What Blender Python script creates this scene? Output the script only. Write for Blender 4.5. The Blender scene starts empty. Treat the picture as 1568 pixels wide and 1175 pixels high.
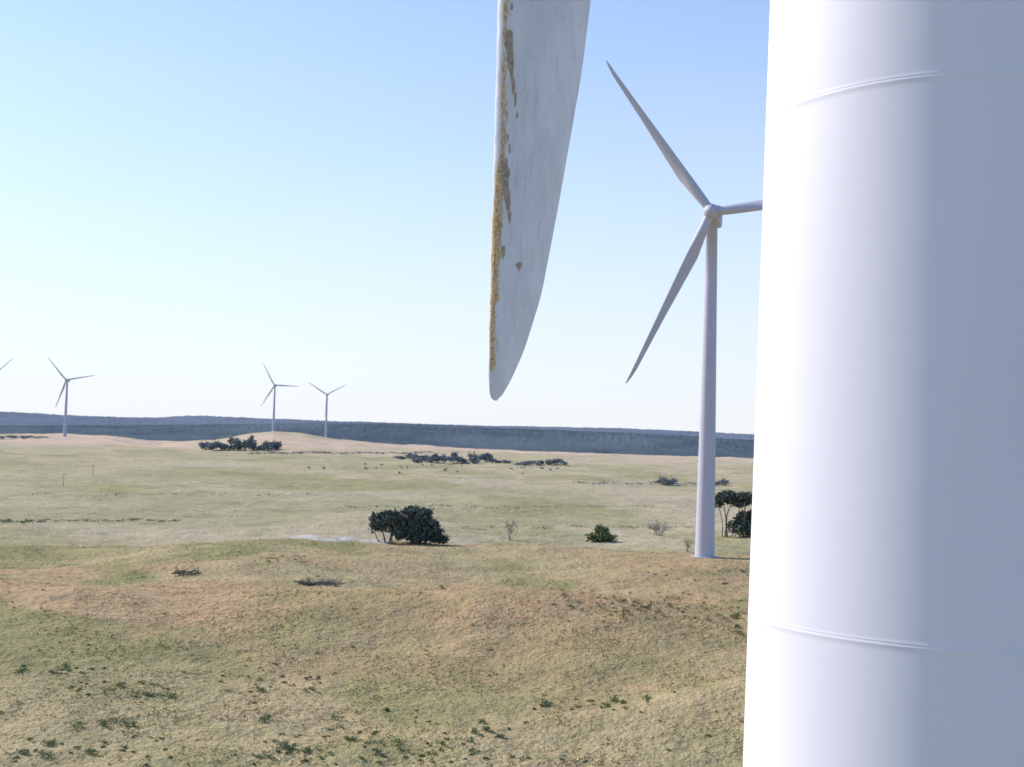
import bpy, math, random
import numpy as np
from mathutils import Vector, Matrix
random.seed(7); rng=np.random.default_rng(7)
scene=bpy.context.scene
D=math.radians
# ------------------------------------------------------------------ camera
CAM=Vector((0,0,26.7)); LENS=45.0
cam_d=bpy.data.cameras.new("camera"); cam=bpy.data.objects.new("camera",cam_d)
scene.collection.objects.link(cam)
cam_d.lens=LENS; cam_d.sensor_width=36; cam_d.clip_start=0.1; cam_d.clip_end=40000
cam_d.dof.use_dof=True; cam_d.dof.focus_distance=11.0; cam_d.dof.aperture_fstop=5.6
CM=Matrix.Rotation(D(90+2.7),4,'X')@Matrix.Rotation(D(1.7),4,'Z')
cam.matrix_world=Matrix.Translation(CAM)@CM
scene.camera=cam
F=1960.0
# ------------------------------------------------------------------ helpers
def vnoise(x,y,seed=0):
    x=np.asarray(x,float); y=np.asarray(y,float)
    xi=np.floor(x); yi=np.floor(y); fx=x-xi; fy=y-yi
    fx=fx*fx*(3-2*fx); fy=fy*fy*(3-2*fy)
    def h(a,b):
        v=np.sin(a*127.1+b*311.7+seed*74.7)*43758.5453
        return v-np.floor(v)
    return (h(xi,yi)*(1-fx)+h(xi+1,yi)*fx)*(1-fy)+(h(xi,yi+1)*(1-fx)+h(xi+1,yi+1)*fx)*fy
def fbm(x,y,seed=0,o=4):
    s=0;a=1;t=0
    for i in range(o):
        s=s+a*vnoise(x*2**i+i*13.7,y*2**i-i*7.3,seed+i); t+=a; a*=.5
    return s/t
_rr=np.arange(0,3000,2.0)
_tb=np.interp(_rr,[0,60,90,115,140,165,195,224,262,300,400,700,1100,1400,2200,3000],
                  [1.5,2.6,4,6.3,8.8,7.3,7.3,8.2,5.0,5.2,6,8,10,12,10,10])
_k=np.hanning(9);_k/=_k.sum()
_tb=np.convolve(np.pad(_tb,4,mode='edge'),_k,mode='valid')
def terrain(x,y):
    x=np.asarray(x,float); y=np.asarray(y,float)
    r=np.hypot(x,y); b=np.arctan2(x,y)
    z=np.interp(r,_rr,_tb)
    bx=np.tan(np.clip(b,-1.2,1.2))
    zr=np.interp(bx*F+784,[-1500,-300,0,100,180,250,330,380,421,470,520,620,800,1150,1600,3000],
                 [18,20,21,22,20,15.5,20,28,33,31,26,21,17.5,16,17,18])
    zr=zr+ (fbm(bx*30,r/300,5)-.5)*3
    k=np.exp(-((r-1620)/260)**2)
    z=z*(1-k)+zr*k
    amp=np.clip((r-60)/40,0,1)
    z=z+amp*(fbm(x/38,y/30,1,3)-.5)*4.2
    z=z+np.clip((r-20)/40,0,1)*(fbm(x/9,y/7,9,4)-.5)*1.2*np.where(r<500,1,.6)
    z=z+2.8*np.exp(-((x-24)/17)**2-((y-102)/8)**2)
    z=z+2.0*np.exp(-((x+42)/20)**2-((y-185)/10)**2)
    z=z+2.2*np.exp(-((x-2)/20)**2-((y-138)/9)**2)
    d2=np.hypot(x-34.6,y-221.5); kp=np.exp(-(d2/9)**4)
    return z*(1-kp)+8.2*kp
def ray(px,py):
    v=Vector(((px-784)/F,-(py-587)/F,-1.0)); v=CM.to_3x3()@v; return v.normalized()
def at_depth(px,py,depth):
    v=ray(px,py); return CAM+v*(depth/v.y)
def on_ground(px,py,r0=60,r1=4000):
    v=ray(px,py); t=np.geomspace(r0,r1,6000)
    gx=CAM.x+v.x*t; gy=CAM.y+v.y*t; gz=CAM.z+v.z*t
    hit=np.nonzero(gz<terrain(gx,gy))[0]
    i=hit[0] if len(hit) else len(t)-1
    return Vector((gx[i],gy[i],float(terrain(gx[i],gy[i]))))
def mesh_obj(name,verts,faces,mats=(),smooth=False,parent=None,midx=None):
    me=bpy.data.meshes.new(name)
    if isinstance(verts,np.ndarray): verts=verts.tolist()
    if isinstance(faces,np.ndarray): faces=faces.tolist()
    me.from_pydata(verts,[],faces); me.update()
    for m in mats: me.materials.append(m)
    if smooth: me.polygons.foreach_set("use_smooth",[True]*len(me.polygons))
    if midx is not None: me.polygons.foreach_set("material_index",list(midx))
    ob=bpy.data.objects.new(name,me); scene.collection.objects.link(ob)
    if parent: ob.parent=parent
    return ob
def empty(name,loc):
    e=bpy.data.objects.new(name,None); scene.collection.objects.link(e); e.location=loc; e.empty_display_size=1; return e
class NT:
    def __init__(s,name):
        s.m=bpy.data.materials.new(name); s.m.use_nodes=True; s.t=s.m.node_tree; s.n=s.t.nodes; s.b=s.n["Principled BSDF"]
        s.b.inputs["Specular IOR Level"].default_value=.25
    def node(s,typ,**kw):
        n=s.n.new(typ)
        for k,v in kw.items():
            if k.startswith("_"): setattr(n,k[1:],v)
            else: n.inputs[k.replace("__"," ")].default_value=v
        return n
    def l(s,a,b): s.t.links.new(a,b)
    def noise(s,scale,detail=4,rough=.55,vec=None,mapscale=None):
        n=s.node("ShaderNodeTexNoise"); n.inputs["Scale"].default_value=scale; n.inputs["Detail"].default_value=detail; n.inputs["Roughness"].default_value=rough
        if vec is None:
            vec=s.geo()
        if mapscale:
            mp=s.node("ShaderNodeMapping"); mp.inputs["Scale"].default_value=mapscale; s.l(vec,mp.inputs[0]); vec=mp.outputs[0]
        s.l(vec,n.inputs["Vector"]); return n.outputs["Fac"]
    def geo(s):
        return s.node("ShaderNodeNewGeometry").outputs["Position"]
    def objc(s):
        return s.node("ShaderNodeTexCoord").outputs["Object"]
    def ramp(s,fac,stops):
        r=s.node("ShaderNodeValToRGB"); e=r.color_ramp.elements
        while len(e)<len(stops): e.new(.5)
        for el,(p,c) in zip(e,stops):
            el.position=p; el.color=(*c,1) if len(c)==3 else c
        s.l(fac,r.inputs[0]); return r.outputs[0]
    def mix(s,fac,a,b,mode='MIX'):
        m=s.node("ShaderNodeMix",_data_type='RGBA',_blend_type=mode)
        for k,v in ((0,fac),(6,a),(7,b)):
            if hasattr(v,"is_output"): s.l(v,m.inputs[k])
            elif isinstance(v,(int,float)): m.inputs[k].default_value=v
            else: m.inputs[k].default_value=(*v,1)
        return m.outputs[2]
    def math(s,op,a,b=0.0):
        m=s.node("ShaderNodeMath",_operation=op)
        for k,v in ((0,a),(1,b)):
            if hasattr(v,"is_output"): s.l(v,m.inputs[k])
            else: m.inputs[k].default_value=v
        return m.outputs[0]
    def attr(s,name,out="Fac"):
        a=s.node("ShaderNodeAttribute"); a.attribute_name=name; return a.outputs[out]
    def bump(s,h,strength=.3,dist=.1):
        b=s.node("ShaderNodeBump"); b.inputs["Strength"].default_value=strength; b.inputs["Distance"].default_value=dist
        s.l(h,b.inputs["Height"]); s.l(b.outputs[0],s.b.inputs["Normal"]); return b
    def col(s,c):
        if hasattr(c,"is_output"): s.l(c,s.b.inputs["Base Color"])
        else: s.b.inputs["Base Color"].default_value=(*c,1)
    def rough(s,v): s.b.inputs["Roughness"].default_value=v
# ------------------------------------------------------------------ materials
def mat_paint(name,base,tex=True):
    n=NT(name); n.rough(.55)
    a=n.noise(.8,4,.6,n.objc(),(1,1,.25)); 
    c=n.ramp(a,[(.3,tuple(v*.95 for v in base)),(.7,base)])
    n.col(c)
    f=n.noise(60,2,.5,n.objc()); g=n.noise(2.2,2,.5,n.objc())
    h=n.math('ADD',f,n.math('MULTIPLY',g,4)); n.bump(h,.10,.004)
    return n.m
M_TOWER=mat_paint("tower_white_paint",(.79,.755,.82))
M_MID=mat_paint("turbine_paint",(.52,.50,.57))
M_FAR=mat_paint("hazy_turbine_paint",(.42,.45,.54))  # white turbines greyed and blued: distance haze put into the base colour
def mat_blade():
    n=NT("blade_gelcoat"); n.rough(.55)
    o=n.objc()
    st=n.noise(3,6,.65,o,(1.5,1.5,.5)); base=n.ramp(st,[(.32,(.65,.63,.66)),(.62,(.77,.745,.785))])
    sp=n.noise(55,4,.65,o,(1,1,.6)); spm=n.ramp(sp,[(.60,(0,0,0)),(.70,(1,1,1))])
    base=n.mix(n.math('MULTIPLY',spm,.28),base,(.3,.27,.26))
    stk=n.noise(9,5,.6,o,(3,3,.35)); base=n.mix(n.ramp(stk,[(.5,(0,0,0)),(.75,(.4,.4,.4))]),base,(.45,.42,.41))
    n1=n.noise(16,6,.7,o,(1,1,.35)); n2=n.noise(75,4,.65,o,(1,1,.5))
    nn=n.math('ADD',n.math('MULTIPLY',n.math('SUBTRACT',n1,.5),.13),n.math('MULTIPLY',n.math('SUBTRACT',n2,.5),.07))
    e=n.math('ADD',n.attr("ero"),nn)
    em=n.node("ShaderNodeMapRange"); n.l(e,em.inputs[0]); em.inputs[1].default_value=-.001; em.inputs[2].default_value=.004
    eo=em.outputs[0]
    ecol=n.ramp(n2,[(.28,(.17,.10,.05)),(.42,(.46,.28,.13)),(.55,(.70,.48,.26)),(.72,(.82,.70,.52))])
    c=n.mix(eo,base,ecol)
    p=n.math('ADD',n.attr("patch"),n.math('ADD',n.math('MULTIPLY',n.math('SUBTRACT',n1,.5),1.6),n.math('MULTIPLY',n.math('SUBTRACT',n2,.5),.6)))
    pm=n.node("ShaderNodeMapRange"); n.l(p,pm.inputs[0]); pm.inputs[1].default_value=.46; pm.inputs[2].default_value=.52
    pcol=n.ramp(n2,[(.3,(.20,.15,.12)),(.55,(.44,.34,.25)),(.72,(.58,.50,.43))])
    c=n.mix(pm.outputs[0],c,pcol)
    n.col(c)
    h=n.math('SUBTRACT',n.math('MULTIPLY',n2,.25),n.math('ADD',n.math('MULTIPLY',eo,.8),pm.outputs[0]))
    n.bump(h,.6,.006)
    return n.m
M_BLADE=mat_blade()
def mat_simple(name,c1,c2,scale,rough=.8,bump=None):
    n=NT(name); n.rough(rough); f=n.noise(scale,4,.6); n.col(n.ramp(f,[(.35,c1),(.65,c2)]))
    if bump: n.bump(f,bump[0],bump[1])
    return n.m
M_CONC=mat_simple("concrete",(.3,.29,.27),(.42,.41,.38),3)
M_DOOR=mat_simple("door_grey_paint",(.25,.27,.28),(.3,.32,.33),5,.5)
M_STEEL=mat_simple("galvanised_steel",(.35,.36,.37),(.45,.46,.47),8,.4)
# ------------------------------------------------------------------ turbines
def lathe(profile,seg=128):
    p=np.array(profile); a=np.linspace(0,2*np.pi,seg,endpoint=False)
    V=np.stack([np.outer(p[:,0],np.cos(a)),np.outer(p[:,0],np.sin(a)),np.repeat(p[:,1:2],seg,1)],-1).reshape(-1,3)
    n=len(p); i=np.arange(n-1)[:,None]*seg; j=np.arange(seg)[None,:]; j2=(j+1)%seg
    Fc=np.stack([i+j,i+j2,i+seg+j2,i+seg+j],-1).reshape(-1,4)
    return V,Fc
_cs=np.arange(0,32.01,.01)
_cv=np.interp(_cs,[0,.015,.05,.14,.38,.84,1.54,2.62,3.33,13,25,29.5,31,32],[.012,.055,.10,.165,.275,.405,.52,.68,.75,1.3,2.3,1.75,1.5,1.5])
_kk=np.hanning(41);_kk/=_kk.sum(); _sm=np.convolve(np.pad(_cv,20,mode='edge'),_kk,mode='valid')
_wt=np.clip((_cs-.15)/.3,0,1); _cv=_cv*(1-_wt)+_sm*_wt
def blade_mesh(name,mat,R=33.0,detail=False,parent=None):
    fine=np.concatenate([[0,.004,.015,.03,.05,.08,.11,.15,.2],np.arange(.25,3.8,.02 if detail else .3)])
    coarse=R-np.array([1.0,1.6,2.4,3.5,5,6.5,8,10,12,14,16,18,20,22,24,26,28]); 
    sp=np.concatenate([fine,coarse[::-1]]); sp=np.unique(np.round(sp,4))
    NP=40 if detail else 14
    th=np.linspace(0,np.pi,NP); xs=(1-np.cos(th))/2
    tk=5*(.2969*np.sqrt(xs)-.126*xs-.3516*xs**2+.2843*xs**3-.1036*xs**4)
    V=[];ero=[];pat=[]
    for s in sp:
        c=np.interp(s,_cs,_cv)
        le=np.interp(s,[0,.015,.05,.14,.38,3.33,13,25,31,32],[-.19,-.215,-.23,-.245,-.252,-.262,-.45,-.75,-.75,-.75])
        tr=np.interp(s,[0,3,13,25,29.5,31,32],[.20,.2,.21,.30,.7,1,1])
        cb=np.interp(s,[25,31],[0,1])
        tw=D(np.interp(s,[0,13,25,32],[0,-3,-10,-10]))
        circ=np.sqrt(np.maximum(0,.25-(xs-.5)**2))*1.0
        for side in (1,-1):
            rngi=range(NP) if side==1 else range(NP-2,0,-1)
            for k in rngi:
                y=(tk[k]*tr*(1-cb)+circ[k]*cb)*c*side
                if side==-1: y*= (1-.25*(1-cb))
                x=le+xs[k]*c
                cd=xs[k]*c
                arc=side*math.hypot(cd,y)
                if cb<.5: y=y+.02*c*math.sin(math.pi*xs[k])
                if detail and s<3.7 and abs(arc)<.06: x+= (float(vnoise(s*14,arc*40,3))-.35)*.007*(1-abs(arc)/.06)
                X=x*math.cos(tw)-y*math.sin(tw); Y=x*math.sin(tw)+y*math.cos(tw)
                V.append((X,Y,R-s))
                c0=np.interp(s,[0,.3,.8,1.5,2,3.3],[.02,.03,.035,.052,.08,.092])
                w=np.interp(s,[0,.1,.3,.8,1.4,1.8,2.1,2.7,3.4,5,9],[-.05,-.01,.022,.038,.045,.031,.019,.016,.012,-.02,-.1])
                ero.append(w-abs(arc-c0) if detail else -1)
                pv=0
                if side==1 and detail:
                    for (ps,pc,ws,wc,am,sl) in ((2.78,.105,.16,.034,1.05,.10),(2.52,.135,.20,.018,1.0,.16),(2.28,.17,.08,.010,.8,.2),(1.72,.100,.18,.032,1.05,.08),(1.48,.135,.14,.016,.95,.15),(1.15,.10,.07,.014,.95,.1),(1.06,.225,.030,.017,1.6,0),(3.08,.12,.07,.010,.9,.1),(2.02,.12,.10,.012,.9,.1)):
                        u=(ps-s); wc2=wc*(1-.5*np.tanh(u/ws))
                        pv+=am*math.exp(-(u/ws)**4-((cd-pc-sl*u)/wc2)**2)
                pat.append(pv)
    m=2*NP-2; n=len(sp)
    i=np.arange(n-1)[:,None]*m; j=np.arange(m)[None,:]; j2=(j+1)%m
    Fc=np.stack([i+j,i+m+j,i+m+j2,i+j2],-1).reshape(-1,4).tolist()
    Fc.append(list(range(m))); 
    ob=mesh_obj(name,V,Fc,[mat],True,parent)
    for nm,dat in (("ero",ero),("patch",pat)):
        a=ob.data.attributes.new(nm,'FLOAT','POINT'); a.data.foreach_set("value",dat)
    return ob
def box(cx,cy,cz,sx,sy,sz):
    v=[(cx+a*sx/2,cy+b*sy/2,cz+c*sz/2) for a in(-1,1) for b in(-1,1) for c in(-1,1)]
    f=[(0,1,3,2),(4,6,7,5),(0,4,5,1),(2,3,7,6),(0,2,6,4),(1,5,7,3)]
    return v,f
def turbine(base,hubz,yaw,phi,feather,mat,blmat,detail=False,over=3.58,seamref=None,radii=(2.0,1.14)):
    e=empty("wind_turbine",base); e.rotation_euler=(0,0,yaw)
    H=hubz-base.z; ztop=H-1.6; R0=radii[0]
    def rad(z): return np.interp(z,[0,H],radii)
    prof=[(R0+.05,-1.2),(R0+.05,0.0)]
    seams=[]
    if seamref:
        z=seamref[0]-base.z
        while z>1.5: z-=seamref[1]
        while z<ztop-1: 
            z+=seamref[1]
            if z<ztop-1: seams.append(z)
    pz=.02
    for s in seams:
        for q in np.arange(pz+.5,s-.3,.8): prof.append((rad(q),q))
        for dz,dr in ((-.05,0),(-.014,.0),(-.006,.0025),(.005,.0025),(.012,0),(.018,.0),(.022,.0015),(.027,0),(.05,0)):
            prof.append((rad(s+dz)+dr,s+dz))
        pz=s
    if not seams:
        for q in np.arange(1,ztop-1,3): prof.append((rad(q),q))
    prof.append((rad(ztop),ztop)); prof.append((rad(ztop)+.08,ztop+.01)); prof.append((rad(ztop)+.08,ztop+.2)); prof.append((.01,ztop+.21))
    V,Fc=lathe(prof,192 if detail else 40)
    mesh_obj("tower",V,Fc,[mat],True,e)
    V,Fc=lathe([(0.01,.16),(R0+.7,.16),(R0+.8,.10),(R0+.8,-1.5)],48); mesh_obj("foundation",V,Fc,[M_CONC],False,e)
    v,f=box(R0,0,1.9,.16,.9,2.1); o=mesh_obj("door",v,f,[M_DOOR],False,e); bv=o.modifiers.new("b",'BEVEL'); bv.width=.04; bv.segments=2
    vv=[];ff=[]
    for k in range(4):
        v,f=box(R0+.35+k*.28,0,.75-k*.18,.26,1.0,.05); b=len(vv); vv+=v; ff+=[tuple(i+b for i in q) for q in f]
    for sy in(-.5,.5):
        for k in (0,3):
            v,f=box(R0+.35+k*.28,sy*1.06,.75-k*.18+.2,.04,.04,1.2); b=len(vv); vv+=v; ff+=[tuple(i+b for i in q) for q in f]
    mesh_obj("steps",vv,ff,[M_STEEL],False,e)
    secs=[(-over+1.35,.95,1.0,0),(-over+1.5,1.25,1.3,0),(-over+2.6,1.5,1.6,.05),(0,1.6,1.75,.1),(3.2,1.6,1.75,.12),(5.6,1.45,1.5,.2),(6.3,1.25,1.2,.25),(6.5,.9,.8,.25)]
    NS=32; V=[];Fc=[]
    for (x,w,h,dz) in secs:
        for k in range(NS):
            a=2*math.pi*(k+.5)/NS; ca,sa=math.cos(a),math.sin(a); p=.35
            V.append((x,w*math.copysign(abs(ca)**p,ca),H+dz+h*math.copysign(abs(sa)**p,sa)))
    for i in range(len(secs)-1):
        for k in range(NS):
            Fc.append((i*NS+k,i*NS+(k+1)%NS,(i+1)*NS+(k+1)%NS,(i+1)*NS+k))
    Fc.append(tuple(range(NS-1,-1,-1))); Fc.append(tuple((len(secs)-1)*NS+k for k in range(NS)))
    mesh_obj("nacelle",V,Fc,[mat],True,e)
    prof=[(.01,-1.9),(.35,-1.82),(.75,-1.55),(1.1,-1.1),(1.3,-.5),(1.35,.2),(1.3,.9),(1.1,1.3),(.9,1.5)]
    V,Fc=lathe(prof,40); V=V[:,[2,0,1]]; V=V+np.array([-over,0,H]); mesh_obj("hub",V,Fc,[mat],True,e)
    for k in range(3):
        b=blade_mesh("blade",blmat,33.0,detail and k==0,e)
        ang=phi+k*2*math.pi/3
        b.matrix_local=Matrix.Translation((-over,0,H))@Matrix.Rotation(ang,4,'X')@Matrix.Rotation(feather,4,'Z')
    return e
TY=10.4
tx=(1470-784)/F*TY
gz=float(terrain(tx,TY))
turbine(Vector((tx,TY,gz)),27.035+33,D(6),math.pi,D(8),M_TOWER,M_BLADE,True,3.60,(25.37,4.03))
p=at_depth(1079,852,222); p.z=8.15
hub=at_depth(1100,330,222)
turbine(p,hub.z,D(78),D(90-125.2),D(70),M_MID,M_MID,False,3.6,(20,9.0),(1.68,.92))
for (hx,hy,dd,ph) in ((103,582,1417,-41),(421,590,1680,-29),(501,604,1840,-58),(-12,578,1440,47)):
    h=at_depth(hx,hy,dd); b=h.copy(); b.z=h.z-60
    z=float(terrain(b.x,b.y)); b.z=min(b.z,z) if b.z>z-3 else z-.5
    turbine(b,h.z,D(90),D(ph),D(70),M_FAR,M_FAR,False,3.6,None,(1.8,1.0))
# ------------------------------------------------------------------ ground
front=np.linspace(-D(32),D(32),620); back=np.linspace(D(32),2*np.pi-D(32),110)[1:-1]
ang=np.concatenate([front,back]); NA=len(ang)
rad=np.concatenate([np.linspace(1,60,24,endpoint=False),np.geomspace(60,2600,620,endpoint=False),np.geomspace(2600,16000,20)])
A,Rr=np.meshgrid(ang,rad); X=Rr*np.sin(A); Y=Rr*np.cos(A); Z=terrain(X,Y)
V=np.stack([X,Y,Z],-1).reshape(-1,3)
i=np.arange(len(rad)-1)[:,None]*NA; j=np.arange(NA)[None,:]; j2=(j+1)%NA
Fc=np.stack([i+j,i+NA+j,i+NA+j2,i+j2],-1).reshape(-1,4)[:, ::-1].tolist()
Fc.append(list(range(NA))[::-1])
brown=np.array([.475,.315,.175]); straw=np.array([.455,.36,.195]); green=np.array([.285,.265,.11]); pale=np.array([.50,.41,.27]); pgreen=np.array([.395,.355,.205]); tan=np.array([.64,.47,.345]); sand=np.array([.60,.56,.53])
def lerp(a,b,k): return a*(1-k[...,None])+b*k[...,None]
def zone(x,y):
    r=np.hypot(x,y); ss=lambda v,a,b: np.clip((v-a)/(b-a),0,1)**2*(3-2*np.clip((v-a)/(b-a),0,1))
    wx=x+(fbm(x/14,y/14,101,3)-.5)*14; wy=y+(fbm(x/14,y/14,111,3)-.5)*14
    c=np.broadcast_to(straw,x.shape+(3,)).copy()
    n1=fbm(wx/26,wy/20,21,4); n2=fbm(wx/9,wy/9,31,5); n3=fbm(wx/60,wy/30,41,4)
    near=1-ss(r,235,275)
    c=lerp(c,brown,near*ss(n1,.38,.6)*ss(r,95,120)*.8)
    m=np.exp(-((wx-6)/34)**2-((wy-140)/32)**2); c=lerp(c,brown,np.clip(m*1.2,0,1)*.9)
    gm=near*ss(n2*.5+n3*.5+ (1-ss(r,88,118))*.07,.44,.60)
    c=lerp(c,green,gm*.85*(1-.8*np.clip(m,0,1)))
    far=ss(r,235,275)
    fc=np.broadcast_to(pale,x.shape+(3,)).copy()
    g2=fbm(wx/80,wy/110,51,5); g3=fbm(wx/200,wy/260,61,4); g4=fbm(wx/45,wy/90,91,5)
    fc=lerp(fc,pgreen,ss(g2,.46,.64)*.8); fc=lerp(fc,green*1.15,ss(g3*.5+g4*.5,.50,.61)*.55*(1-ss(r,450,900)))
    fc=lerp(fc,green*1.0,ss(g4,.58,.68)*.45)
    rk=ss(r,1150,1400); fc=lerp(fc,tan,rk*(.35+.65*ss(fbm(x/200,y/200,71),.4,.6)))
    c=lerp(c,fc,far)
    return c
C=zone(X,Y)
ps=[on_ground(462,822),on_ground(500,824),on_ground(540,825),on_ground(572,830)]
for a,b in zip(ps[:-1],ps[1:]):
    ax,ay,bx_,by_=a.x,a.y,b.x,b.y
    t=np.clip(((X-ax)*(bx_-ax)+(Y-ay)*(by_-ay))/((bx_-ax)**2+(by_-ay)**2),0,1)
    d=np.hypot(X-(ax+t*(bx_-ax)),Y-(ay+t*(by_-ay))); k=np.clip(1.8-d/2.0,0,1)
    C=lerp(C,sand,k)
n=NT("dry_grassland"); n.rough(.95); n.b.inputs["Specular IOR Level"].default_value=.05
base=n.attr("zone","Color")
f1=n.noise(1.6,4,.7); f2=n.noise(.22,4,.65); f3=n.noise(.03,4,.6)
k=n.math('ADD',n.math('MULTIPLY',f1,.5),n.math('MULTIPLY',f2,.5))
sh=n.ramp(k,[(.3,(.62,.62,.59)),(.46,(.90,.90,.88)),(.56,(1.04,1.03,1.02)),(.72,(1.26,1.24,1.20))])
c=n.mix(1.0,base,sh,'MULTIPLY')
c=n.mix(n.ramp(f3,[(.45,(0,0,0)),(.65,(.25,.25,.25))]),c,(.33,.28,.15))
c=n.mix(n.ramp(n.noise(.5,5,.7),[(.60,(0,0,0)),(.68,(.5,.5,.5))]),c,(.22,.215,.09))
n.col(c)
n.bump(n.math('ADD',f1,n.math('MULTIPLY',f2,2.5)),.9,.5)
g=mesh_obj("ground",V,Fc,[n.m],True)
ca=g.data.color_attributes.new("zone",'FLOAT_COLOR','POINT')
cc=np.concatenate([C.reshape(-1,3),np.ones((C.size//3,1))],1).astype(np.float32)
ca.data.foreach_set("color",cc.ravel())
# ------------------------------------------------------------------ forested hills
def hills(name,r0,r1,xs,ys,mat,zb,rough,seed):
    b=np.linspace(-1.3,1.3,3000); d=np.linspace(0,1,26)
    B,Dd=np.meshgrid(b,d)
    fx=np.arange(-3200,4200,5.0); fy=np.interp(fx,xs,ys); kk=np.hanning(25); kk/=kk.sum()
    fy=np.convolve(np.pad(fy,12,mode='edge'),kk,mode='valid')
    px=np.tan(np.clip(B,-1.2,1.2))*F+784
    top=np.interp(px,fx,fy)
    R_=r0+(r1-r0)*Dd
    prof=np.sin(np.clip(Dd*1.15,0,1)*math.pi/2)**.8
    prof=np.where(Dd>.87,prof*(1-(Dd-.87)*2),prof)
    x=R_*np.sin(B); y=R_*np.cos(B)
    z=zb+(top-zb)*prof+ (fbm(x/340,y/340,seed,4)-.5)*rough*2.6*prof + (fbm(B*420,Dd*30,8,3)-.5)*rough*1.2*prof
    V=np.stack([x,y,z],-1).reshape(-1,3); m=len(b)
    i=np.arange(len(d)-1)[:,None]*m; j=np.arange(m-1)[None,:]
    Fc=np.stack([i+j,i+j+1,i+m+j+1,i+m+j],-1).reshape(-1,4)
    mesh_obj(name,V,Fc,[mat],True)
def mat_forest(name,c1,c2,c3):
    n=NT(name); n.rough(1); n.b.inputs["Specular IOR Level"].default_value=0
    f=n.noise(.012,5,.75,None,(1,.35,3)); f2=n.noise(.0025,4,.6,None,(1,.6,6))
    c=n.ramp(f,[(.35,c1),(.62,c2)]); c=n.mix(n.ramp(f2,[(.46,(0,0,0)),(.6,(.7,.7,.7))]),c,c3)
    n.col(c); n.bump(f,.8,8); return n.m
px_=[-3000,-300,0,150,240,290,420,600,800,1000,1155,1500,4000]
def elev(ypx,x,dist): return 26.7+((679+.0297*(x-784))-ypx)/F*dist
top_b=[632,630,631,637,640,636,641,648,652,657,666,670,690]
top_f=[652,652,652,651,650,650,650,647,655,664,673,678,700]
hills("hills",5600,7600,px_,[elev(a,x,7200) if -400<x<1600 else 80 for a,x in zip(top_b,px_)],mat_forest("hazy_forest",(.13,.155,.20),(.155,.182,.225),(.175,.20,.24)),0,6,3)  # blue-grey base colour stands in for air haze over the far hills
hills("forest",3000,4600,px_,[elev(a,x,4300) if -400<x<1600 else 60 for a,x in zip(top_f,px_)],mat_forest("hazy_pine_forest",(.068,.088,.108),(.096,.12,.14),(.125,.15,.165)),2,5,4)  # distance haze mixed into the forest base colours, no volume
# ------------------------------------------------------------------ vegetation
def foliage_pts(blobs,n,size,vol=.55):
    w=np.array([b[3]*b[4]+b[3]*b[5] for b in blobs]); w=w/w.sum()
    idx=rng.choice(len(blobs),n,p=w); B=np.array(blobs)[idx]
    d=rng.normal(size=(n,3)); d/=np.linalg.norm(d,axis=1)[:,None]
    r=rng.random(n)**vol
    P=B[:,:3]+d*B[:,3:]*r[:,None]*(1+.22*rng.normal(size=(n,1))*(r[:,None]>.75))
    t1=rng.normal(size=(n,3)); t1/=np.linalg.norm(t1,axis=1)[:,None]
    t2=np.cross(t1,rng.normal(size=(n,3))); t2/=np.linalg.norm(t2,axis=1)[:,None]
    s=size*(.5+rng.random((n,1)))
    Q=np.stack([P-t1*s-t2*s*.5,P+t1*s-t2*s*.6,P+t1*s*.7+t2*s*.7,P-t1*s*.6+t2*s*.6],1).reshape(-1,3)
    Fq=np.arange(n*4).reshape(-1,4)
    return Q,Fq
def limb(p0,p1,r0,r1,seg=7,bend=.1,n=5):
    p0=np.array(p0,float);p1=np.array(p1,float); L=np.linalg.norm(p1-p0)
    off=rng.normal(size=3)*bend*L
    V=[];Fc=[]
    ax=(p1-p0)/max(L,1e-6); u=np.cross(ax,[.3,.9,.2]); u/=np.linalg.norm(u); v=np.cross(ax,u)
    for k in range(n):
        t=k/(n-1); c=p0+(p1-p0)*t+off*math.sin(math.pi*t); r=r0+(r1-r0)*t
        for a in range(seg):
            q=2*math.pi*a/seg; V.append(c+u*r*math.cos(q)+v*r*math.sin(q))
    for k in range(n-1):
        for a in range(seg):
            Fc.append((k*seg+a,k*seg+(a+1)%seg,(k+1)*seg+(a+1)%seg,(k+1)*seg+a))
    return np.array(V),Fc
def mat_leaf(name,c1,c2,c3,scale=1.2):
    n=NT(name); n.rough(.8); n.b.inputs["Specular IOR Level"].default_value=.1
    f=n.noise(scale,4,.7); n.col(n.ramp(f,[(.3,c1),(.5,c2),(.7,c3)])); return n.m
M_LEAF=mat_leaf("dark_foliage",(.07,.08,.07),(.11,.125,.10),(.17,.185,.14))
M_LEAFFAR=mat_leaf("hazy_foliage",(.19,.205,.22),(.22,.235,.245),(.25,.265,.26),.1)  # leaf colour paled to paint in distance haze
M_SHRUB=mat_leaf("shrub_foliage",(.13,.155,.065),(.19,.22,.095),(.28,.30,.145),.8)
M_BARK=mat_simple("bark",(.11,.10,.095),(.18,.16,.145),3,.9)
M_DEAD=mat_simple("weathered_wood",(.13,.11,.10),(.24,.21,.19),4,.9)
def tree(name,loc,blobs,n,size,trunks,leaf=None,dead=False,bend=.1):
    Vs=[];Fs=[];mi=[];o=0
    for (a,b,r0,r1) in trunks:
        v,f=limb(a,b,r0,r1,7,bend); Vs.append(v); Fs+= [tuple(i+o for i in q) for q in f]; mi+=[0]*len(f); o+=len(v)
    if n:
        v,f=foliage_pts(blobs,n,size); Vs.append(v); Fs+=(f+o).tolist(); mi+=[1]*len(f)
    ob=mesh_obj(name,np.concatenate(Vs),Fs,[M_DEAD if dead else M_BARK,leaf or M_LEAF],False,None,mi)
    ob.location=loc; return ob
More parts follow.
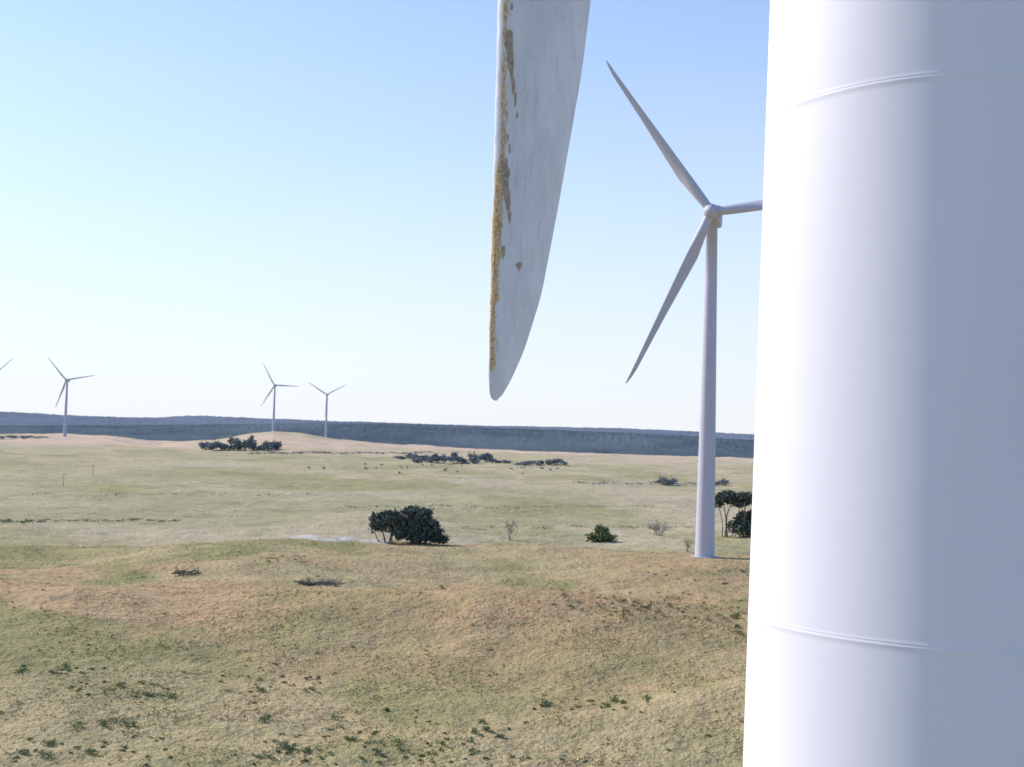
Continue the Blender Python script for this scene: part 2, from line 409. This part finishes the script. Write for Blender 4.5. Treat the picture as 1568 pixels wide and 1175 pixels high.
def px_tree(name,px,py,blobs,n,size,trunks,leaf=None,dead=False,yr=1.0):
    L=on_ground(px,py); s=L.y/F
    bb=[(dx*s,(rng.random()-.5)*rx*s*.8,up*s,rx*s,rx*s*yr,ru*s) for dx,up,rx,ru in blobs]
    tt=[((a*s,0,b*s-.3),(c*s,(rng.random()-.5)*3*s*yr,d*s),r0*s,r1*s) for a,b,c,d,r0,r1 in trunks]
    return tree(name,L,bb,n,size*s,tt,leaf,dead)
px_tree("coastal_tree",592,830,[(-4,32,20,11),(-14,24,12,9),(12,34,14,11),(-18,36,9,7),(12,20,9,9),(2,42,12,6),(20,12,8,9)],4200,2.0,
        [(-2,0,-10,28,1.6,.7),(4,0,8,30,1.8,.7),(-8,0,-20,26,1.0,.4),(10,0,16,24,1.2,.5)])
px_tree("coastal_tree",640,831,[(-22,36,14,12),(-10,42,14,12),(4,36,18,16),(-14,20,18,14),(10,20,20,17),(24,14,16,12),(36,6,12,6),(-2,10,22,10),(-10,48,13,6),(12,46,8,8),(22,28,10,8)],8500,2.0,
        [(-8,0,-18,34,2,.8),(0,0,6,38,2.2,.8),(6,0,24,18,1.6,.6)])
px_tree("shrub_bush",920,829,[(0,12,12,11),(-14,6,9,6),(13,6,10,6),(-4,20,7,5),(7,17,6,6),(0,5,16,5)],2200,1.7,[(0,0,0,12,.8,.4)],M_SHRUB)
px_tree("windswept_pine",1112,822,[(-6,60,14,6),(10,56,14,7),(-14,50,9,5),(18,62,10,5),(2,66,12,4),(26,52,8,5)],2600,2.0,
        [(-2,0,-8,58,1.3,.5),(2,0,10,56,1.3,.5),(-6,0,-15,50,.9,.4),(8,0,22,55,.9,.4)])
px_tree("windswept_pine",1138,822,[(0,62,14,6),(12,56,14,8),(-8,50,10,6),(4,28,14,12),(-6,16,16,12),(12,14,16,13),(18,34,10,10)],4600,2.0,
        [(0,0,0,58,1.5,.5),(6,0,14,50,1.2,.5),(-6,0,-8,40,.9,.4)])
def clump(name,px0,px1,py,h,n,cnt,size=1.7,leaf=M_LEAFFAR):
    Vs=[];Fs=[];o=0;mi=[]
    L0=on_ground((px0+px1)/2,py); s=L0.y/F
    for k in range(cnt):
        x=px0+(px1-px0)*(k+.5+rng.normal()*.35)/cnt; L=on_ground(x,py+rng.normal()*.9); q=L.y/F
        e=h*(.35+.75*rng.random())*(1-.45*abs(2*k/cnt-1)**2)
        bl=[]
        for m in range(4):
            rx=(px1-px0)/cnt*(.35+.35*rng.random())+1
            bl.append((L.x-L0.x+rng.normal()*rx*.5*q,L.y-L0.y+rng.normal()*rx*q,L.z-L0.z+e*(.35+.4*rng.random())*q,rx*q,rx*q,e*.34*q))
        v,f=foliage_pts(bl,n//cnt,size*q); Vs.append(v);Fs+=(f+o).tolist();mi+=[1]*len(f);o+=len(v)
        v,f=limb((L.x-L0.x,L.y-L0.y,L.z-L0.z-.5),(L.x-L0.x+q,L.y-L0.y,L.z-L0.z+e*.6*q),.6*q,.3*q); Vs.append(v);Fs+=[tuple(a+o for a in w) for w in f];mi+=[0]*len(f);o+=len(v)
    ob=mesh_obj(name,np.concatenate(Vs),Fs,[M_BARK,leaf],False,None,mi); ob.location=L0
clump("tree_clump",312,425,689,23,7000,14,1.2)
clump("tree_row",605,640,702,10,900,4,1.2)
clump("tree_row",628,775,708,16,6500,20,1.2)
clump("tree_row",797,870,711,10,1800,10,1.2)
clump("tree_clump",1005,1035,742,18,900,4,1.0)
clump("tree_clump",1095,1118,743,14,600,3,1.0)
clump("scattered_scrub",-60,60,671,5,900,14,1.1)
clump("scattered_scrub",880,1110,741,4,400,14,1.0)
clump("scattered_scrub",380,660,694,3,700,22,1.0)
clump("scattered_scrub",-60,60,800,7,900,12,.9,M_SHRUB)
clump("scattered_scrub",60,280,797,3,700,26,.8,M_SHRUB)
clump("scattered_scrub",520,1000,776,3,600,22,.8,M_SHRUB)
clump("scattered_scrub",0,480,757,3,300,14,.8,M_SHRUB)
clump("scattered_scrub",700,1060,808,4,500,18,.8,M_SHRUB)
def bare(name,px,py,h,w,cnt,mat=True):
    L=on_ground(px,py); s=L.y/F; tt=[]
    for k in range(cnt):
        a=(rng.random()-.5); st=(rng.random()-.5)*w*.25
        top=(st+a*w*.9,h*(.6+.4*rng.random())); tt.append(((st*s,0,-.2),(top[0]*s,rng.normal()*w*.2*s,top[1]*s),.4*s,.14*s))
        for m in range(9):
            t=.3+.6*rng.random(); bx=st+(top[0]-st)*t; bz=top[1]*t
            tt.append(((bx*s,0,bz*s),((bx+rng.normal()*w*.22)*s,rng.normal()*w*.2*s,(bz+h*.22*(.3+rng.random()))*s),.2*s,.09*s))
    return tree(name,L,[],0,0,tt,None,True)
bare("bare_tree",781,827,31,20,6)
bare("bare_shrub",1008,820,24,42,10)
bare("bare_shrub",1052,845,24,16,5)
bare("bare_tree",1018,741,16,24,6)
def deadwood(px,py,w,h,cnt):
    L=on_ground(px,py); s=L.y/F; tt=[]
    tt.append(((-w*.5*s,0,.1),(w*.4*s,.5,h*.35*s),1.3*s,.6*s)); tt.append(((-w*.3*s,.4,.1),(w*.45*s,-.5,h*.6*s),1.5*s,.5*s))
    for k in range(cnt):
        x=(rng.random()-.5)*w*.9; u=h*.3*rng.random(); lx=rng.normal()*w*.18
        tt.append(((x*s,rng.normal()*.3,u*s),((x+lx)*s,rng.normal()*.8,(u+h*(.05+.6*rng.random()**2))*s),.8*s,.2*s))
    tree("fallen_branch",L,[],0,0,tt,None,True,.05)
deadwood(285,880,44,20,34); deadwood(484,897,64,18,80)
# shrubs (one mass object)
Vs=[];Fs=[];o=0
def shrub_at(L,w,h,nn):
    global o
    bl=[(L.x+rng.normal()*w*.3,L.y+rng.normal()*w*.3,L.z+h*.4,w*.5,w*.5,h*.5) for _ in range(3)]
    v,f=foliage_pts(bl,nn,.05); Vs.append(v);Fs.extend((f+o).tolist());o+=len(v)
for (x,y,w) in ((178,1110,1.3),(160,1113,.9),(123,1115,1.0),(205,1110,.7),(410,1102,1.1),(400,1105,.8),(518,1103,.9),(840,1081,.9),(832,1083,.6),(940,1074,.9),(930,1082,.6),(990,1071,.7),(956,1077,.5),(1125,945,.7),(1133,970,.8),(1128,960,.6),(675,900,.9),(185,1051,.9),(225,1066,.7),(262,1068,.7),(475,1057,.6),(400,1060,.7),(140,1155,.8),(75,1140,.7),(65,1160,.8),(35,1155,.7),(430,1143,.9),(445,1148,.7),(470,1152,.7),(595,1090,.5),(738,1108,.7),(745,1118,.6),(725,1122,.6),(540,1135,.6),(610,1140,.8),(580,1155,.7),(770,1130,.6),(1110,895,.6),(1135,875,.9)):
    shrub_at(on_ground(x,y),w*.85,w*.6,150)
def scatter(x0,x1,y0,y1,cnt,w):
    for _ in range(cnt):
        x=x0+(x1-x0)*rng.random(); y=y0+(y1-y0)*rng.random(); q=w*(.4+rng.random()*.8); shrub_at(on_ground(x,y),q,q*.45,45)
scatter(845,1100,905,935,45,.7); scatter(930,1145,920,950,45,.7); scatter(980,1150,868,890,14,.6)
scatter(400,470,852,862,14,.8); scatter(20,140,1020,1032,16,.6); scatter(90,260,1045,1070,16,.5); scatter(330,500,1035,1062,18,.5)
scatter(380,760,1120,1172,60,.42); scatter(0,380,1125,1172,22,.38); scatter(820,1000,1065,1088,14,.42); scatter(500,1100,1090,1170,26,.32); scatter(0,1140,880,1100,50,.26)
mesh_obj("shrubs",np.concatenate(Vs),Fs,[M_SHRUB])
# grass tufts (one mass object)
N=45000
r=75*(250/75)**rng.random(N); b=(rng.random(N)-.5)*2*D(25); x=r*np.sin(b);y=r*np.cos(b)
dens=fbm(x/5,y/5,77,4); keep=rng.random(N)<np.clip((dens-.35)*4,0.08,1); x=x[keep];y=y[keep];r=r[keep];N=len(x)
z=terrain(x,y); K=4
P=np.repeat(np.stack([x,y,z],-1),K,0); n_=len(P)
hgt=(.06+.13*rng.random(n_))*np.repeat(.6+.8*rng.random(N),K); a=rng.random(n_)*2*np.pi
dx=np.stack([np.cos(a),np.sin(a),0*a],-1); lean=rng.normal(size=(n_,3))*.12; lean[:,2]=0; lean[:,0]+=.04
w=.05+.05*rng.random(n_)
P=P+np.stack([rng.normal(size=n_)*.12,rng.normal(size=n_)*.12,np.full(n_,-.03)],-1)
T=np.stack([P-dx*w[:,None],P+dx*w[:,None],P+lean+np.stack([0*a,0*a,hgt],-1)],1).reshape(-1,3)
tf=np.arange(n_*3).reshape(-1,3)
n=NT("grass_tufts_material"); n.rough(.9); n.b.inputs["Specular IOR Level"].default_value=.05
c=n.mix(1.0,n.attr("zone","Color"),n.ramp(n.noise(1.5,3,.7),[(.3,(1.0,1.0,.9)),(.6,(1.45,1.4,1.3))]),'MULTIPLY'); n.col(c)
tg=mesh_obj("grass_tufts",T,tf,[n.m])
ca=tg.data.color_attributes.new("zone",'FLOAT_COLOR','POINT')
zc=np.repeat(zone(x,y),K*3,0); ca.data.foreach_set("color",np.concatenate([zc,np.ones((len(zc),1))],1).astype(np.float32).ravel())
# ------------------------------------------------------------------ cattle herd
Vs=[];Fs=[];o=0
def add(v,f):
    global o
    Vs.append(np.array(v)); Fs.extend([tuple(i+o for i in q) for q in f]); o+=len(v)
def cow(L,yaw,s):
    c,si=math.cos(yaw),math.sin(yaw)
    def tr(v): v=np.array(v)*s; return np.stack([v[:,0]*c-v[:,1]*si+L.x,v[:,0]*si+v[:,1]*c+L.y,v[:,2]+L.z],-1)
    secs=[(-.95,.12,.18,1.15),(-.85,.28,.32,1.05),(-.4,.33,.36,1.0),(.2,.34,.38,.98),(.65,.30,.36,1.0),(.85,.18,.26,1.05),(1.15,.12,.16,.85),(1.35,.12,.14,.55),(1.5,.07,.09,.25)]
    V=[];Fc=[];S=10
    for (x,w,h,zc) in secs:
        for k in range(S): a=2*math.pi*k/S; V.append((x,w*math.cos(a),zc+h*math.sin(a)))
    for i in range(len(secs)-1):
        for k in range(S): Fc.append((i*S+k,i*S+(k+1)%S,(i+1)*S+(k+1)%S,(i+1)*S+k))
    Fc.append(tuple(range(S))[::-1]); Fc.append(tuple((len(secs)-1)*S+k for k in range(S)))
    add(tr(V),Fc)
    for lx in(-.75,.6):
        for ly in(-.2,.2):
            v,f=limb((lx,ly,.95),(lx+.03,ly,-.02),.13,.05,6,.02,3); add(tr(v),f)
for _ in range(28):
    px=440+450*rng.random(); py=712+16*rng.random()*(.4+.6*rng.random())
    cow(on_ground(px,py),rng.random()*6.28,.85+.2*rng.random())
mesh_obj("cattle_herd",np.concatenate(Vs),Fs,[mat_simple("cattle_hide",(.12,.10,.095),(.2,.16,.135),.2,.8)],True)
for (px,py,h) in ((97,744,20),(142,728,16)):
    L=on_ground(px,py); s=L.y/F
    v,f=limb((0,0,-.5),(0,0,h*s),.12,.08,8,0,3); v2,f2=box(0,0,h*s-.6,1.8,.12,.12)
    ob=mesh_obj("utility_pole",np.concatenate([v,np.array(v2)]),[tuple(q) for q in f]+[tuple(i+len(v) for i in q) for q in f2],[M_DEAD]); ob.location=L
# ------------------------------------------------------------------ light
az=D(-63); el=D(36)
sd=Vector((math.sin(az)*math.cos(el),math.cos(az)*math.cos(el),math.sin(el)))
sun_d=bpy.data.lights.new("sun",'SUN'); sun_d.energy=5.0; sun_d.angle=D(.5); sun_d.color=(1,.955,.91)
sun=bpy.data.objects.new("sun",sun_d); scene.collection.objects.link(sun); sun.rotation_euler=sd.to_track_quat('Z','Y').to_euler()
w=bpy.data.worlds.new("World"); scene.world=w; w.use_nodes=True; t=w.node_tree; L=t.links.new
bg=t.nodes["Background"]; sk=t.nodes.new("ShaderNodeTexSky"); sk.sky_type='NISHITA'; sk.sun_disc=False
sk.sun_elevation=el; sk.sun_rotation=az; sk.air_density=1.0; sk.dust_density=.6; sk.ozone_density=1.5; sk.altitude=20
tc=t.nodes.new("ShaderNodeTexCoord"); sep=t.nodes.new("ShaderNodeSeparateXYZ"); L(tc.outputs["Generated"],sep.inputs[0])
def M(op,a,b=0.,clamp=False):
    m=t.nodes.new("ShaderNodeMath"); m.operation=op; m.use_clamp=clamp
    for k,v in ((0,a),(1,b)):
        if hasattr(v,"is_output"): L(v,m.inputs[k])
        else: m.inputs[k].default_value=v
    return m.outputs[0]
zc=M('MAXIMUM',sep.outputs[2],0.0)
hz=M('POWER',M('SUBTRACT',1.0,zc,True),3.4)
dt=M('ADD',M('MULTIPLY',sep.outputs[0],math.sin(az)),M('MULTIPLY',sep.outputs[1],math.cos(az)))
wd=t.nodes.new("ShaderNodeMapRange"); wd.interpolation_type='SMOOTHSTEP'; L(dt,wd.inputs[0]); wd.inputs[1].default_value=-.4; wd.inputs[2].default_value=.28; wd.inputs[3].default_value=.0; wd.inputs[4].default_value=.98
mp=t.nodes.new("ShaderNodeMapping"); mp.inputs["Scale"].default_value=(1,1,7); L(tc.outputs["Generated"],mp.inputs[0])
nz=t.nodes.new("ShaderNodeTexNoise"); nz.inputs["Scale"].default_value=2.3; nz.inputs["Detail"].default_value=6; L(mp.outputs[0],nz.inputs["Vector"])
fac=M('ADD',M('MULTIPLY',hz,wd.outputs[0]),M('MULTIPLY',M('SUBTRACT',nz.outputs["Fac"],.5),.15),True)
tint=t.nodes.new("ShaderNodeMix"); tint.data_type='RGBA'; tint.blend_type='MULTIPLY'; tint.inputs[0].default_value=1; L(sk.outputs[0],tint.inputs[6]); tint.inputs[7].default_value=(.90,1.16,1.46,1)
mx=t.nodes.new("ShaderNodeMix"); mx.data_type='RGBA'; L(fac,mx.inputs[0]); L(tint.outputs[2],mx.inputs[6]); mx.inputs[7].default_value=(6.35,6.45,6.85,1)
L(mx.outputs[2],bg.inputs[0]); bg.inputs[1].default_value=.145
scene.view_settings.view_transform='Standard'; scene.view_settings.look='None'; scene.view_settings.exposure=0; scene.view_settings.gamma=1
